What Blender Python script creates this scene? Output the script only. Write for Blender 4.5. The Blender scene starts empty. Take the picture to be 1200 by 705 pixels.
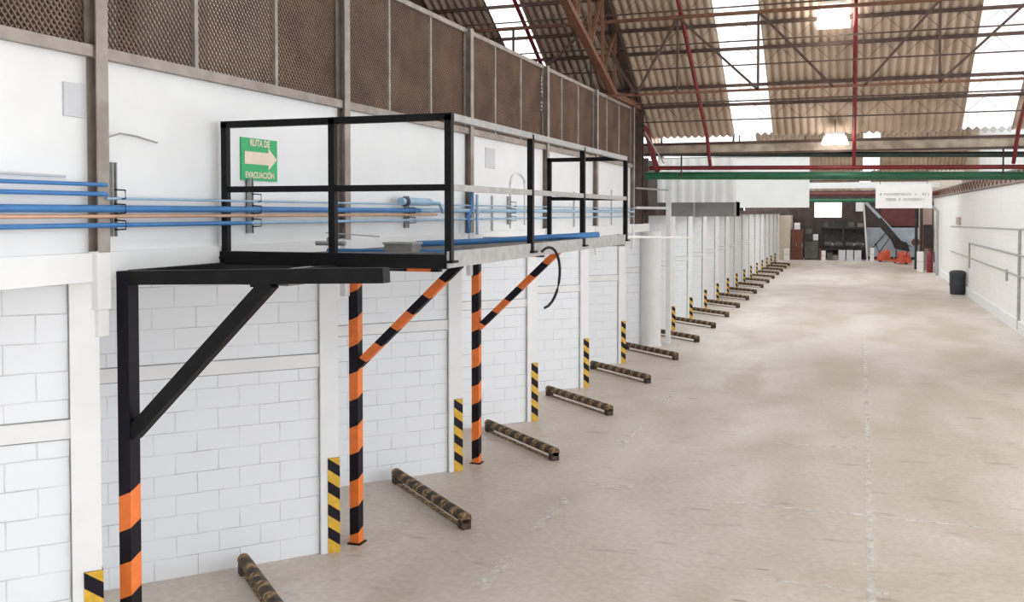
import bpy, math, random
from mathutils import Vector, Matrix
random.seed(7)
C = bpy.context.scene.collection
R = math.radians

# ------------------------------------------------------------------ helpers
class MB:
    def __init__(s):
        s.v = []; s.f = []; s.m = []
    def quad_box(s, P, mi=0):
        b = len(s.v); s.v += [Vector(p) for p in P]
        for q in ((0,3,2,1),(4,5,6,7),(0,1,5,4),(1,2,6,5),(2,3,7,6),(3,0,4,7)):
            s.f.append(tuple(b+i for i in q)); s.m.append(mi)
        return s
    def box(s, x0, x1, y0, y1, z0, z1, mi=0):
        return s.quad_box([(x0,y0,z0),(x1,y0,z0),(x1,y1,z0),(x0,y1,z0),(x0,y0,z1),(x1,y0,z1),(x1,y1,z1),(x0,y1,z1)], mi)
    def bar(s, A, B, w, h, up=(0,0,1), mi=0):
        A = Vector(A); B = Vector(B); d = (B-A).normalized(); up = Vector(up)
        if abs(d.dot(up)) > .98: up = Vector((1,0,0))
        u = d.cross(up).normalized()*w/2; n = u.cross(d).normalized()*h/2
        return s.quad_box([A-u-n, A+u-n, B+u-n, B-u-n, A-u+n, A+u+n, B+u+n, B-u+n], mi)
    def striped(s, A, B, prof, U, V, cuts, shear, first=0, closed=True):
        """prism from A to B; prof in the U,V plane; the colour changes at each cut (metres along), cut slanted by shear"""
        A = Vector(A); B = Vector(B); d = B-A; L = d.length; d.normalize(); U = Vector(U); V = Vector(V)
        ts = [0.0]+[c for c in cuts if 0 < c < L]+[L]; n = len(prof); b = len(s.v)
        for i, t in enumerate(ts):
            for (p, q) in prof:
                tt = t if i in (0, len(ts)-1) else min(max(t+shear*(p+q), .001), L-.001)
                s.v.append(A+d*tt+U*p+V*q)
        for i in range(len(ts)-1):
            for j in range(n):
                k = (j+1) % n
                s.f.append((b+i*n+j, b+i*n+k, b+(i+1)*n+k, b+(i+1)*n+j)); s.m.append((i+first) % 2)
        s.f.append(tuple(b+j for j in range(n))[::-1]); s.m.append(first % 2)
        e = b+(len(ts)-1)*n
        s.f.append(tuple(e+j for j in range(n))); s.m.append((len(ts)-2+first) % 2)
        return s
    def tube(s, pts, r, n=10, mi=0, radii=None):
        pts = [Vector(p) for p in pts]; b = len(s.v); up = Vector((0,0,1))
        for i, p in enumerate(pts):
            d = (pts[min(i+1, len(pts)-1)]-pts[max(i-1, 0)]).normalized()
            w = up if abs(d.dot(up)) < .95 else Vector((1,0,0))
            u = d.cross(w).normalized(); v = u.cross(d)
            rr = radii[i] if radii else r
            for j in range(n):
                a = 2*math.pi*j/n; s.v.append(p+u*math.cos(a)*rr+v*math.sin(a)*rr)
        for i in range(len(pts)-1):
            for j in range(n):
                k = (j+1) % n
                s.f.append((b+i*n+j, b+i*n+k, b+(i+1)*n+k, b+(i+1)*n+j)); s.m.append(mi)
        s.f.append(tuple(b+j for j in range(n))[::-1]); s.m.append(mi)
        e = b+(len(pts)-1)*n; s.f.append(tuple(e+j for j in range(n))); s.m.append(mi)
        return s
    def lathe(s, c, prof, n=24, mi=0):
        c = Vector(c); b = len(s.v)
        for (r, z) in prof:
            for j in range(n):
                a = 2*math.pi*j/n; s.v.append(c+Vector((r*math.cos(a), r*math.sin(a), z)))
        for i in range(len(prof)-1):
            for j in range(n):
                k = (j+1) % n
                s.f.append((b+i*n+j, b+i*n+k, b+(i+1)*n+k, b+(i+1)*n+j)); s.m.append(mi)
        s.f.append(tuple(b+j for j in range(n))[::-1]); s.m.append(mi)
        e = b+(len(prof)-1)*n; s.f.append(tuple(e+j for j in range(n))); s.m.append(mi)
        return s
    def prism(s, poly, A, U, V, W, mi=0):
        """polygon (p,q) in U,V at A, extruded along vector W"""
        A = Vector(A); U = Vector(U); V = Vector(V); W = Vector(W); n = len(poly); b = len(s.v)
        for (p, q) in poly: s.v.append(A+U*p+V*q)
        for (p, q) in poly: s.v.append(A+U*p+V*q+W)
        for j in range(n):
            k = (j+1) % n; s.f.append((b+j, b+k, b+n+k, b+n+j)); s.m.append(mi)
        s.f.append(tuple(b+j for j in range(n))[::-1]); s.m.append(mi)
        s.f.append(tuple(b+n+j for j in range(n))); s.m.append(mi)
        return s
    def build(s, name, mats, parent=None, loc=None, smooth=False, local=False, bevel=0, rot=0):
        me = bpy.data.meshes.new(name)
        o = bpy.data.objects.new(name, me); C.objects.link(o)
        off = Vector((0,0,0))
        if parent is not None:
            o.parent = parent
            if not local: 
                q = parent
                while q is not None: off += q.location; q = q.parent
        elif loc is not None:
            o.location = loc
            if not local: off = Vector(loc)
        o.rotation_euler.z = rot
        me.from_pydata([v-off for v in s.v], [], s.f)
        for m in (mats if isinstance(mats, (list, tuple)) else [mats]): me.materials.append(m)
        for p, i in zip(me.polygons, s.m): p.material_index = i; p.use_smooth = smooth
        me.update()
        if smooth:
            try: me.set_sharp_from_angle(angle=R(40))
            except Exception: pass
        if bevel:
            b = o.modifiers.new('bevel', 'BEVEL'); b.width = bevel; b.segments = 2; b.limit_method = 'ANGLE'
        return o

def tag(o, label=None, cat=None, group=None, kind=None):
    if label: o['label'] = label
    if cat: o['category'] = cat
    if group: o['group'] = group
    if kind: o['kind'] = kind
    return o
def thing(name, label, cat, loc=(0,0,0), group=None, rot=0):
    o = bpy.data.objects.new(name, None); C.objects.link(o); o.location = loc; o.rotation_euler.z = rot
    o.empty_display_size = .1
    return tag(o, label, cat, group)
def dup(o, loc, label, parent=None):
    c = o.copy(); C.objects.link(c)
    if parent is None:
        c.location = loc; c['label'] = label
    else: c.parent = parent
    for ch in list(o.children): dup(ch, None, None, c)
    return c
def struct(o): o['kind'] = 'structure'; return o
ORD = 'first second third fourth fifth sixth seventh eighth ninth tenth eleventh twelfth thirteenth fourteenth fifteenth sixteenth seventeenth eighteenth nineteenth twentieth'.split()

# ------------------------------------------------------------------ materials
def newmat(name):
    m = bpy.data.materials.new(name); m.use_nodes = True; nt = m.node_tree
    return m, nt, nt.nodes['Principled BSDF']
def N(nt, t, **k):
    n = nt.nodes.new(t)
    for a, b in k.items(): setattr(n, a, b)
    return n
BLACKS = ('black_paint','stripe_black_paint','black_rubber')
def paint(name, col, rough=.6, metal=0., var=.12, scale=6., bump=.0, dirt=None, dirt_amt=.5):
    m, nt, b = newmat(name)
    tc = N(nt, 'ShaderNodeTexCoord'); no = N(nt, 'ShaderNodeTexNoise'); no.inputs['Scale'].default_value = scale; no.inputs['Detail'].default_value = 5
    nt.links.new(tc.outputs['Object'], no.inputs['Vector'])
    rp = N(nt, 'ShaderNodeValToRGB')
    c2 = dirt if dirt else tuple(c*(1-var) for c in col)
    rp.color_ramp.elements[0].position = .38 if not dirt else .5-.25*dirt_amt; rp.color_ramp.elements[1].position = .62
    rp.color_ramp.elements[0].color = (*c2, 1); rp.color_ramp.elements[1].color = (*col, 1)
    nt.links.new(no.outputs['Fac'], rp.inputs['Fac']); nt.links.new(rp.outputs['Color'], b.inputs['Base Color'])
    b.inputs['Roughness'].default_value = rough; b.inputs['Metallic'].default_value = metal
    if name in BLACKS: b.inputs['Specular IOR Level'].default_value = .2
    if bump:
        bp = N(nt, 'ShaderNodeBump'); bp.inputs['Strength'].default_value = bump; bp.inputs['Distance'].default_value = .01
        nt.links.new(no.outputs['Fac'], bp.inputs['Height']); nt.links.new(bp.outputs['Normal'], b.inputs['Normal'])
    return m
def block_mat(name, c1, c2, mortar, axis='x', w=.4, h=.2, msize=.007):
    m, nt, b = newmat(name)
    tc = N(nt, 'ShaderNodeTexCoord'); sp = N(nt, 'ShaderNodeSeparateXYZ'); cb = N(nt, 'ShaderNodeCombineXYZ')
    nt.links.new(tc.outputs['Object'], sp.inputs[0])
    nt.links.new(sp.outputs['X' if axis == 'x' else 'Y'], cb.inputs[0]); nt.links.new(sp.outputs['Z'], cb.inputs[1])
    # uneven joints
    no = N(nt, 'ShaderNodeTexNoise'); no.inputs['Scale'].default_value = 5; nt.links.new(tc.outputs['Object'], no.inputs['Vector'])
    ad = N(nt, 'ShaderNodeMixRGB', blend_type='LINEAR_LIGHT'); ad.inputs[0].default_value = .008
    nt.links.new(cb.outputs[0], ad.inputs[1]); nt.links.new(no.outputs['Color'], ad.inputs[2])
    br = N(nt, 'ShaderNodeTexBrick'); br.offset = .5
    br.inputs['Scale'].default_value = 1; br.inputs['Brick Width'].default_value = w; br.inputs['Row Height'].default_value = h
    br.inputs['Mortar Size'].default_value = msize; br.inputs['Mortar Smooth'].default_value = .6
    br.inputs['Color1'].default_value = (*c1,1); br.inputs['Color2'].default_value = (*c2,1); br.inputs['Mortar'].default_value = (*mortar,1)
    nt.links.new(ad.outputs[0], br.inputs['Vector'])
    # joints mostly filled by paint: fade them in patches
    n2 = N(nt, 'ShaderNodeTexNoise'); n2.inputs['Scale'].default_value = 2.6; n2.inputs['Detail'].default_value = 4; nt.links.new(tc.outputs['Object'], n2.inputs['Vector'])
    rp = N(nt, 'ShaderNodeValToRGB'); rp.color_ramp.elements[0].position = .35; rp.color_ramp.elements[1].position = .65
    nt.links.new(n2.outputs['Fac'], rp.inputs['Fac'])
    mx = N(nt, 'ShaderNodeMixRGB'); mx.inputs[1].default_value = (*c1,1)
    ml = N(nt, 'ShaderNodeMath', operation='MULTIPLY_ADD'); ml.inputs[1].default_value = .8; ml.inputs[2].default_value = .1
    nt.links.new(rp.outputs['Color'], ml.inputs[0]); nt.links.new(ml.outputs[0], mx.inputs[0])
    nt.links.new(br.outputs['Color'], mx.inputs[2]); nt.links.new(mx.outputs[0], b.inputs['Base Color'])
    bp = N(nt, 'ShaderNodeBump'); bp.inputs['Strength'].default_value = .35; bp.inputs['Distance'].default_value = .006; bp.invert = True
    nt.links.new(br.outputs['Fac'], bp.inputs['Height']); nt.links.new(bp.outputs['Normal'], b.inputs['Normal'])
    b.inputs['Roughness'].default_value = .55
    return m

M = {}
M['white'] = paint('white_wall_paint', (.80,.80,.80), .5, var=.05, scale=1.5, bump=.1)
M['white2'] = paint('white_column_paint', (.78,.78,.775), .5, var=.05, scale=3, bump=.1)
M['block'] = block_mat('white_painted_block', (.785,.80,.825), (.77,.785,.81), (.50,.50,.51))
M['block_r'] = block_mat('cream_painted_block', (.82,.80,.76), (.79,.77,.73), (.62,.59,.54), 'y')
M['joint'] = paint('grey_cement_joint', (.34,.335,.33), .8, var=.3, scale=6)
M['black'] = paint('black_paint', (.006,.006,.007), .5, var=.4, scale=9)
M['orange'] = paint('orange_paint', (.85,.20,.035), .5, var=.12, scale=12)
M['yellow'] = paint('yellow_paint', (.72,.42,.03), .55, var=.2, scale=14)
M['stripe_black'] = paint('stripe_black_paint', (.010,.008,.014), .5, var=.3, scale=14)
M['worn_tan'] = paint('worn_yellow_paint', (.38,.25,.11), .7, scale=18, dirt=(.10,.055,.03), dirt_amt=.35)
M['worn_black'] = paint('worn_black_paint', (.028,.018,.012), .7, scale=18, dirt=(.07,.045,.03), dirt_amt=.35)
M['deck'] = paint('deck_plate_steel', (.22,.20,.185), .6, scale=7, dirt=(.10,.09,.08), dirt_amt=.5)
M['angle'] = paint('grey_angle_steel', (.40,.385,.37), .45, .2, var=.2, scale=9)
M['brown_steel'] = paint('brown_grey_steel', (.28,.235,.205), .55, scale=5, dirt=(.20,.16,.14), dirt_amt=.6)
M['post_steel'] = paint('weathered_post_steel', (.37,.32,.28), .55, scale=5, dirt=(.27,.225,.195), dirt_amt=.5)
M['dark_steel'] = paint('dark_brown_steel', (.085,.05,.035), .6, var=.35, scale=8)
M['truss'] = paint('red_brown_truss_paint', (.21,.095,.055), .6, var=.3, scale=6)
M['joist'] = paint('brown_joist_paint', (.10,.06,.045), .6, var=.3, scale=6)
M['blue'] = paint('blue_pipe_paint', (.05,.20,.47), .4, var=.15, scale=5)
M['paleblue'] = paint('pale_blue_pipe_paint', (.33,.50,.66), .4, var=.15, scale=5)
M['copper'] = paint('copper_pipe', (.72,.42,.27), .4, .3, var=.15, scale=5)
M['galv'] = paint('galvanised_steel', (.46,.46,.45), .4, .4, var=.2, scale=14)
M['red'] = paint('red_pipe_paint', (.22,.018,.022), .45, var=.2, scale=4)
M['green'] = paint('green_pipe_paint', (.02,.13,.06), .4, var=.2, scale=4)
M['darkgreen'] = paint('dark_green_pipe_paint', (.035,.06,.05), .4, var=.3, scale=4)
M['signgreen'] = paint('sign_green', (.02,.42,.14), .4, var=.1, scale=5)
M['signcream'] = paint('sign_cream', (.85,.68,.56), .5, var=.08, scale=9)
M['signwhite'] = paint('sign_white', (.85,.82,.80), .5, var=.04, scale=3)
M['signink'] = paint('sign_faded_ink', (.45,.42,.42), .6, var=.2, scale=20)
M['sheet'] = paint('white_sheet_metal', (.78,.78,.76), .45, var=.05, scale=2)
M['greysheet'] = paint('grey_sheet_metal', (.26,.255,.25), .5, var=.2, scale=3)
M['rubber'] = paint('black_rubber', (.018,.018,.02), .55, var=.3, scale=12)
M['bin'] = paint('dark_grey_plastic', (.035,.035,.045), .5, var=.3, scale=4)
M['plate'] = paint('light_grey_plate', (.60,.60,.62), .5, var=.05, scale=6)
M['beige'] = paint('beige_wall_paint', (.62,.52,.42), .6, var=.1, scale=2)
M['fascia'] = paint('beige_gutter_sheet', (.52,.44,.35), .55, scale=3, dirt=(.33,.26,.20), dirt_amt=.4)
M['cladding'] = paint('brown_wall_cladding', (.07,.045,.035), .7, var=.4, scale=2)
M['roof'] = paint('beige_fibre_cement', (.56,.445,.345), .75, scale=1.2, dirt=(.46,.36,.27), dirt_amt=.4)
M['rust'] = paint('red_brown_cabinet', (.17,.055,.03), .6, var=.3, scale=5)
M['machine'] = paint('dark_machine_paint', (.035,.03,.03), .6, var=.4, scale=4)
M['machine2'] = paint('olive_grey_machine', (.11,.105,.09), .6, var=.35, scale=4)
M['orange2'] = paint('red_orange_paint', (.62,.09,.035), .5, var=.2, scale=5)
M['paleplate'] = paint('pale_blue_grey_sheet', (.46,.50,.55), .5, var=.2, scale=1.5)
M['pink'] = paint('pinkish_wall_paint', (.55,.42,.37), .6, var=.15, scale=2)
M['maroon'] = paint('maroon_sheet', (.16,.04,.035), .6, var=.2, scale=2)

M['mesh'] = paint('brown_mesh_paint', (.23,.15,.105), .6, scale=2, dirt=(.16,.10,.07), dirt_amt=.5)

def skylight_mat(name='translucent_skylight', k=.6):
    m, nt, b = newmat(name); out = nt.nodes['Material Output']
    tr = N(nt, 'ShaderNodeBsdfTransparent'); tl = N(nt, 'ShaderNodeBsdfTranslucent'); mx = N(nt, 'ShaderNodeMixShader')
    tr.inputs[0].default_value = (1,.99,.97,1) if k > .5 else (.72,.72,.71,1); tl.inputs[0].default_value = (.95,.94,.92,1)
    mx.inputs[0].default_value = k
    nt.links.new(tr.outputs[0], mx.inputs[1]); nt.links.new(tl.outputs[0], mx.inputs[2]); nt.links.new(mx.outputs[0], out.inputs['Surface'])
    return m
M['skylight'] = skylight_mat(); M['addedclear'] = skylight_mat('added_clear_roof', .15)  # second one: see-through stand-in for unseen roof slopes, lets extra daylight in
def emit(name, col, s):
    m, nt, b = newmat(name); b.inputs['Base Color'].default_value = (.9,.9,.9,1)
    b.inputs['Emission Color'].default_value = (*col,1); b.inputs['Emission Strength'].default_value = s
    return m
M['lamp'] = emit('lamp_lens', (1,.97,.92), 6)
M['litwindow'] = emit('daylit_window', (1,.97,.90), 1.6)

def floor_mat():
    m, nt, b = newmat('worn_concrete')
    tc = N(nt, 'ShaderNodeTexCoord'); L = nt.links.new
    def noise(sc, det=6, vec=None, dist=0.):
        n = N(nt, 'ShaderNodeTexNoise'); n.inputs['Scale'].default_value = sc; n.inputs['Detail'].default_value = det; n.inputs['Distortion'].default_value = dist
        L(vec or tc.outputs['Object'], n.inputs['Vector']); return n
    def ramp(src, p0, c0, p1, c1):
        r = N(nt, 'ShaderNodeValToRGB'); e = r.color_ramp.elements; e[0].position = p0; e[1].position = p1; e[0].color = (*c0,1); e[1].color = (*c1,1)
        L(src, r.inputs['Fac']); return r
    def mix(a, bb, fac, bt='MIX'):
        x = N(nt, 'ShaderNodeMixRGB', blend_type=bt)
        for i, v in ((1,a),(2,bb)):
            if isinstance(v, tuple): x.inputs[i].default_value = (*v,1)
            else: L(v, x.inputs[i])
        if isinstance(fac, float): x.inputs[0].default_value = fac
        else: L(fac, x.inputs[0])
        return x
    mp = N(nt, 'ShaderNodeMapping'); mp.inputs['Scale'].default_value = (1,.45,1); L(tc.outputs['Object'], mp.inputs['Vector'])
    base = ramp(noise(.55,7,mp.outputs[0],.6).outputs['Fac'], .34, (.54,.455,.38), .66, (.70,.63,.565))
    # brown stain patches
    st = ramp(noise(.33,5,mp.outputs[0],1.2).outputs['Fac'], .56, (0,0,0), .75, (1,1,1))
    sm = N(nt, 'ShaderNodeMath', operation='MULTIPLY'); sm.inputs[1].default_value = .6; L(st.outputs['Color'], sm.inputs[0])
    c = mix(base.outputs['Color'], (.44,.33,.235), sm.outputs[0])
    # fine mottling
    fm = ramp(noise(13,10).outputs['Fac'], .3, (.86,.85,.84), .7, (1.05,1.05,1.05))
    c = mix(c.outputs[0], fm.outputs['Color'], 1.0, 'MULTIPLY')
    # dark scuffs, stretched across the aisle
    mp2 = N(nt, 'ShaderNodeMapping'); mp2.inputs['Scale'].default_value = (.7,2.2,1); mp2.inputs['Rotation'].default_value = (0,0,R(12)); L(tc.outputs['Object'], mp2.inputs['Vector'])
    sc = ramp(noise(2.1,6,mp2.outputs[0]).outputs['Fac'], .62, (0,0,0), .78, (1,1,1))
    s2 = N(nt, 'ShaderNodeMath', operation='MULTIPLY'); s2.inputs[1].default_value = .6; L(sc.outputs['Color'], s2.inputs[0])
    c = mix(c.outputs[0], (.20,.15,.11), s2.outputs[0])
    # pale scrapes
    sc3 = ramp(noise(1.5,7,mp2.outputs[0],.5).outputs['Fac'], .64, (0,0,0), .74, (1,1,1))
    s3 = N(nt, 'ShaderNodeMath', operation='MULTIPLY'); s3.inputs[1].default_value = .35; L(sc3.outputs['Color'], s3.inputs[0])
    c = mix(c.outputs[0], (.62,.56,.50), s3.outputs[0])
    # small oil spots
    vo = N(nt, 'ShaderNodeTexVoronoi'); vo.inputs['Scale'].default_value = 1.1; L(mp2.outputs[0], vo.inputs['Vector'])
    sp = ramp(vo.outputs['Distance'], .035, (1,1,1), .06, (0,0,0))
    s4 = N(nt, 'ShaderNodeMath', operation='MULTIPLY'); s4.inputs[1].default_value = .55; L(sp.outputs['Color'], s4.inputs[0])
    c = mix(c.outputs[0], (.12,.08,.06), s4.outputs[0])
    L(c.outputs[0], b.inputs['Base Color'])
    rr = ramp(noise(1.2,4).outputs['Fac'], .3, (.34,.34,.34), .7, (.55,.55,.55)); L(rr.outputs['Color'], b.inputs['Roughness'])
    bp = N(nt, 'ShaderNodeBump'); bp.inputs['Strength'].default_value = .12; bp.inputs['Distance'].default_value = .01
    L(noise(9,8).outputs['Fac'], bp.inputs['Height']); L(bp.outputs['Normal'], b.inputs['Normal'])
    return m
M['floor'] = floor_mat()
def worn_paint_mat():
    m, nt, b = newmat('worn_floor_paint')
    tc = N(nt, 'ShaderNodeTexCoord'); n = N(nt, 'ShaderNodeTexNoise'); n.inputs['Scale'].default_value = 5; n.inputs['Detail'].default_value = 8
    nt.links.new(tc.outputs['Object'], n.inputs['Vector'])
    r = N(nt, 'ShaderNodeValToRGB'); r.color_ramp.elements[0].position = .42; r.color_ramp.elements[1].position = .68
    r.color_ramp.elements[1].color = (.75,.75,.75,1)
    nt.links.new(n.outputs['Fac'], r.inputs['Fac']); nt.links.new(r.outputs['Color'], b.inputs['Alpha'])
    b.inputs['Base Color'].default_value = (.86,.83,.79,1); b.inputs['Roughness'].default_value = .6
    return m
M['floorpaint'] = worn_paint_mat()

# ------------------------------------------------------------------ layout constants (metres; camera over 0,0; aisle runs along +Y)
XL, XR = -5.0, 4.63            # bay tips on the left, wall on the right
SP, Y0 = 3.3, 5.35             # bay spacing, first tip
ANG = math.atan2(.743, .669)   # direction of each angled bay wall
UU = Vector((math.cos(ANG), math.sin(ANG), 0)); VV = Vector((UU.y, -UU.x, 0))
LB = SP*UU.y; LR = SP*UU.x     # bay wall length, return length
YE = 77.0                      # end wall
YV = 24.65                     # first roof valley
def roofz(Y): return 6.4-.58*(Y-23.0)

# ------------------------------------------------------------------ setting: floor and walls
b = MB(); b.box(-8, 12, -3, YE+1, -.2, 0); struct(b.build('floor', M['floor']))
for pts in ([(-3.30,8.1),(-3.18,8.1),(-3.18,9.05),(-3.30,9.05)], [(-3.33,9.85),(-3.21,9.85),(-3.21,11.2),(-3.33,11.2)],
            [(-3.30,11.8),(-2.6,11.85),(-2.6,11.97),(-3.30,11.92)], [(-1.6,11.66),(1.9,11.66),(1.9,11.74),(-1.6,11.74)],
            [(.14,7.5),(.22,7.5),(.38,27.5),(.30,27.5)], [(-3.3,13.9),(-3.2,13.9),(-3.2,15.3),(-3.3,15.3)], [(-.9,9.3),(.4,9.3),(.4,9.36),(-.9,9.36)],
            [(-3.3,17.4),(-3.2,17.4),(-3.2,18.7),(-3.3,18.7)], [(-1.2,14.9),(.1,15.0),(.1,15.07),(-1.2,14.97)]):
    b = MB(); b.prism(pts, (0,0,.001), (1,0,0), (0,1,0), (0,0,.002)); struct(b.build('floor_marking', M['floorpaint'], loc=(pts[0][0], pts[0][1], 0)))

# angled bay walls (saw-tooth): block panel, mid band, pilaster at the tip, return wall
def bay_wall(k, H=3.02):
    b = MB()
    b.box(-LB-.02, -.18, 0, .14, 0, H, 0)                      # block panel
    b.box(-LB-.02, -.18, -.018, 0, 1.93, 2.06, 1)              # concrete band
    b.box(-.199, -.189, -.004, .02, 0, H, 2); b.box(-LB, -.19, -.004, .02, 2.06, 2.07, 2); b.box(-LB, -.19, -.004, .02, 1.92, 1.93, 2)   # open joints
    b.box(-.19, 0, -.045, .14, 0, H, 1)                        # pilaster
    b.box(-.14, 0, .14, LR, 0, H, 1)                           # return wall
    o = b.build('wall_left', [M['block'], M['white2'], M['joint']], loc=(XL, Y0+k*SP, 0), local=True, rot=ANG)
    return struct(o)
w0 = bay_wall(-2)
for k in range(-1, 7):
    c = w0.copy(); C.objects.link(c); c.location = (XL, Y0+k*SP, 0)
w1 = bay_wall(7, 3.42)
for k in range(8, 21):
    c = w1.copy(); C.objects.link(c); c.location = (XL, Y0+k*SP, 0)
# lintel beam over the bays, soffit, upper wall
b = MB(); b.box(-5.22, -4.985, -2, 24.65, 3.02, 3.22); struct(b.build('trim_1', M['white']))
b = MB(); b.box(-5.22, -5.0, 25.6, 73.5, 3.42, 3.60); b.box(-7.8, -5.22, 25.6, 73.5, 3.42, 3.5); struct(b.build('trim_6', M['dark_steel']))
b = MB(); b.box(-7.8, -5.22, -2, 25.4, 3.02, 3.14); struct(b.build('trim_2', M['white']))
b = MB(); b.box(-5.2, -5.03, -2, 22.95, 3.22, 4.60); struct(b.build('wall_left', M['white']))
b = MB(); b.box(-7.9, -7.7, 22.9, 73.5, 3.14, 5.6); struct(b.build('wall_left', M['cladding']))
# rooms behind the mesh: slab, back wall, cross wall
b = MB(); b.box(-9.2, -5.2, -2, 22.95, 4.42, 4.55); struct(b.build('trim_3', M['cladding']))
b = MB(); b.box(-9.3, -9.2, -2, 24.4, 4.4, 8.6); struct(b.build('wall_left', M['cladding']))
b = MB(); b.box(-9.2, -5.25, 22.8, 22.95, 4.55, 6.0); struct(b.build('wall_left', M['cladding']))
b = MB(); b.box(-9.3, 12, -3.2, -3.0, 0, 8); struct(b.build('added_back_wall', M['white'], loc=(0,-3,0)))  # unseen wall behind the camera, added to hold back sky light
# right wall
b = MB(); b.box(XR, XR+.2, 21, YE, 0, 4.36); struct(b.build('wall_right', M['block_r'], loc=(XR, 21, 0)))
b = MB(); b.box(XR-.06, XR, 21, YE, 0, .35); struct(b.build('baseboard_right', M['white2']))
# ribbed white cladding above the right wall
def ribbed(x0, x1, y, z0, z1, pitch, amp, along='x', th=.02):
    """ribbed sheet standing upright"""
    b = MB(); n = int((x1-x0)/pitch*4); P = []
    for i in range(n+1):
        t = x0+(x1-x0)*i/n; ph = (i % 4); a = amp if ph in (1,2) else 0
        P.append((t, y-a))
    for i in range(n):
        (xa, ya), (xb, yb) = P[i], P[i+1]
        q = [(xa,ya,z0),(xb,yb,z0),(xb,yb+th,z0),(xa,ya+th,z0),(xa,ya,z1),(xb,yb,z1),(xb,yb+th,z1),(xa,ya+th,z1)]
        if along == 'y': q = [(p[1], p[0], p[2]) for p in q]
        b.quad_box(q)
    return b
b = MB(); b.box(XR+.05, XR+.12, 21, YE, 4.36, 4.85); struct(b.build('wall_right', M['pink']))
struct(ribbed(26, 42.5, XR+.15, 4.75, 8, .5, .04, 'y').build('wall_right', M['sheet']))
b = MB(); b.box(XR+.1, XR+.2, 42.5, YE, 4.36, 8); struct(b.build('wall_right', M['beige']))
# far end wall
b = MB(); b.box(-8, 8, YE, YE+.2, 0, 9); struct(b.build('wall_far', M['cladding']))
b = MB(); b.box(-5.6, -4.35, 73.4, YE, 0, 3.3); struct(b.build('wall_far', M['beige']))

# ------------------------------------------------------------------ corrugated roofs with skylight strips
SKY = [(-14.2,-13.2), (-7.72,-6.95), (-2.82,-1.88), (2.38,3.42), (8.2,9.2)]
def corrugated(name, xr, ya, za, yb, zb, mat):
    P, A = .177, .034
    b = MB(); n = max(2, int(round((xr[1]-xr[0])/P*8))); ny = 1
    for j, (y, z) in enumerate(((ya, za), (yb, zb))):
        for i in range(n+1):
            x = xr[0]+(xr[1]-xr[0])*i/n
            b.v.append(Vector((x, y, z+(A*math.sin(2*math.pi*x/P) if mat is not M['roof'] else A*(1-2*abs(math.sin(math.pi*x/P)))))))
    for i in range(n): b.f.append((i, i+1, n+2+i, n+1+i)); b.m.append(0)
    return struct(b.build(name, mat, smooth=True))
def roof_slope(ya, za, yb, zb, x0, x1, sky=SKY, names=('ceiling', 'window_1')):
    x = x0
    for (a, c) in sky:
        if c < x0 or a > x1: continue
        corrugated(names[0], (x, a), ya, za, yb, zb, M['roof'])
        corrugated(names[1], (a-.06, c+.06), ya, za+.03, yb, zb+.03, M['skylight'])
        x = c
    corrugated(names[0], (x, x1), ya, za, yb, zb, M['roof'])
RX0, RX1 = -12., 9.5
roof_slope(13.6, roofz(13.6), YV, roofz(YV), RX0, RX1)
roof_slope(2.5, roofz(13.6)-.58*11.1, 13.6, roofz(13.6), RX0, RX1)  # unseen slope towards the camera, added to cut sky light on the upper wall
zv, YV2 = roofz(YV), YV+.75
SKY2 = [(-8.6,-4.2), (.42,1.15)]  # wide left strip is out of view, enlarged to brighten the far hall
for i in range(2):
    ys = YV2+i*23.0; ym = ys+11.1; ye = ym+11.1
    corrugated('window_1', (-9, 8), ys, zv, ym, zv+.58*11.1, M['addedclear'])      # unseen slope made clear, added to let daylight flood the far hall
    roof_slope(ym, zv+.58*11.1, ye, zv, -9, 8, SKY2)
corrugated('window_1', (-9, 8), YV2+46, zv, YE+.2, zv+.58*6, M['addedclear'])  # last unseen slope, also left clear as added daylight for the far end
# valley gutters
for i in range(3):
    y = YV+.03+i*23.0; z0, z1 = 5.04, 5.28
    b = MB(); b.box(RX0, RX1, y, y+.05, z0, z1); b.box(RX0, RX1, y+.6, y+.65, z0, z1); b.box(RX0, RX1, y, y+.65, z0-.04, z0)
    struct(b.build('trim_4', M['fascia']))
    b = MB(); b.box(RX0, RX1, y-.03, y, z1-.05, z1+.02); b.box(RX0, RX1, y-.03, y, z0-.06, z0-.01); struct(b.build('trim_5', M['joist']))

# ------------------------------------------------------------------ roof steel
JG = 'lattice joists under the roof sheets'
def joist(Y, label, x0=RX0, x1=RX1, d=.36):
    z = roofz(Y)-.07
    t = thing('lattice_joist', label, 'roof joist', (0, Y, z-d), JG)
    MB().bar((x0,Y,z), (x1,Y,z), .07, .07).build('top_chord', M['joist'], t)
    MB().bar((x0,Y,z-d), (x1,Y,z-d), .025, .03).build('bottom_chord', M['joist'], t)
    w = MB(); x = x0
    while x < x1-.7:
        w.tube([(x,Y,z-.03),(x+.35,Y,z-d),(x+.7,Y,z-.03)], .006, 5); x += .7
    w.build('web_lattice', M['joist'], t)
for Y, l in ((20.02,'brown lattice joist, uppermost one in view under the beige roof'), (20.95,'brown lattice joist passing just above the upper lamp level'), (21.65,'brown lattice joist second below the upper lamp'),
             (22.78,'brown lattice joist third up from the gutter'), (23.42,'brown lattice joist crossing just under the cross truss chord')):
    joist(Y, l)
def webs(b, A0, A1, B0, B1, n, r, start=0):
    A0, A1, B0, B1 = map(Vector, (A0, A1, B0, B1))
    for i in range(n):
        a = A0.lerp(A1, i/n); c = A0.lerp(A1, (i+1)/n); m = B0.lerp(B1, (i+.5)/n)
        b.bar(a, m, r, r); b.bar(m, c, r, r)
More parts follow.
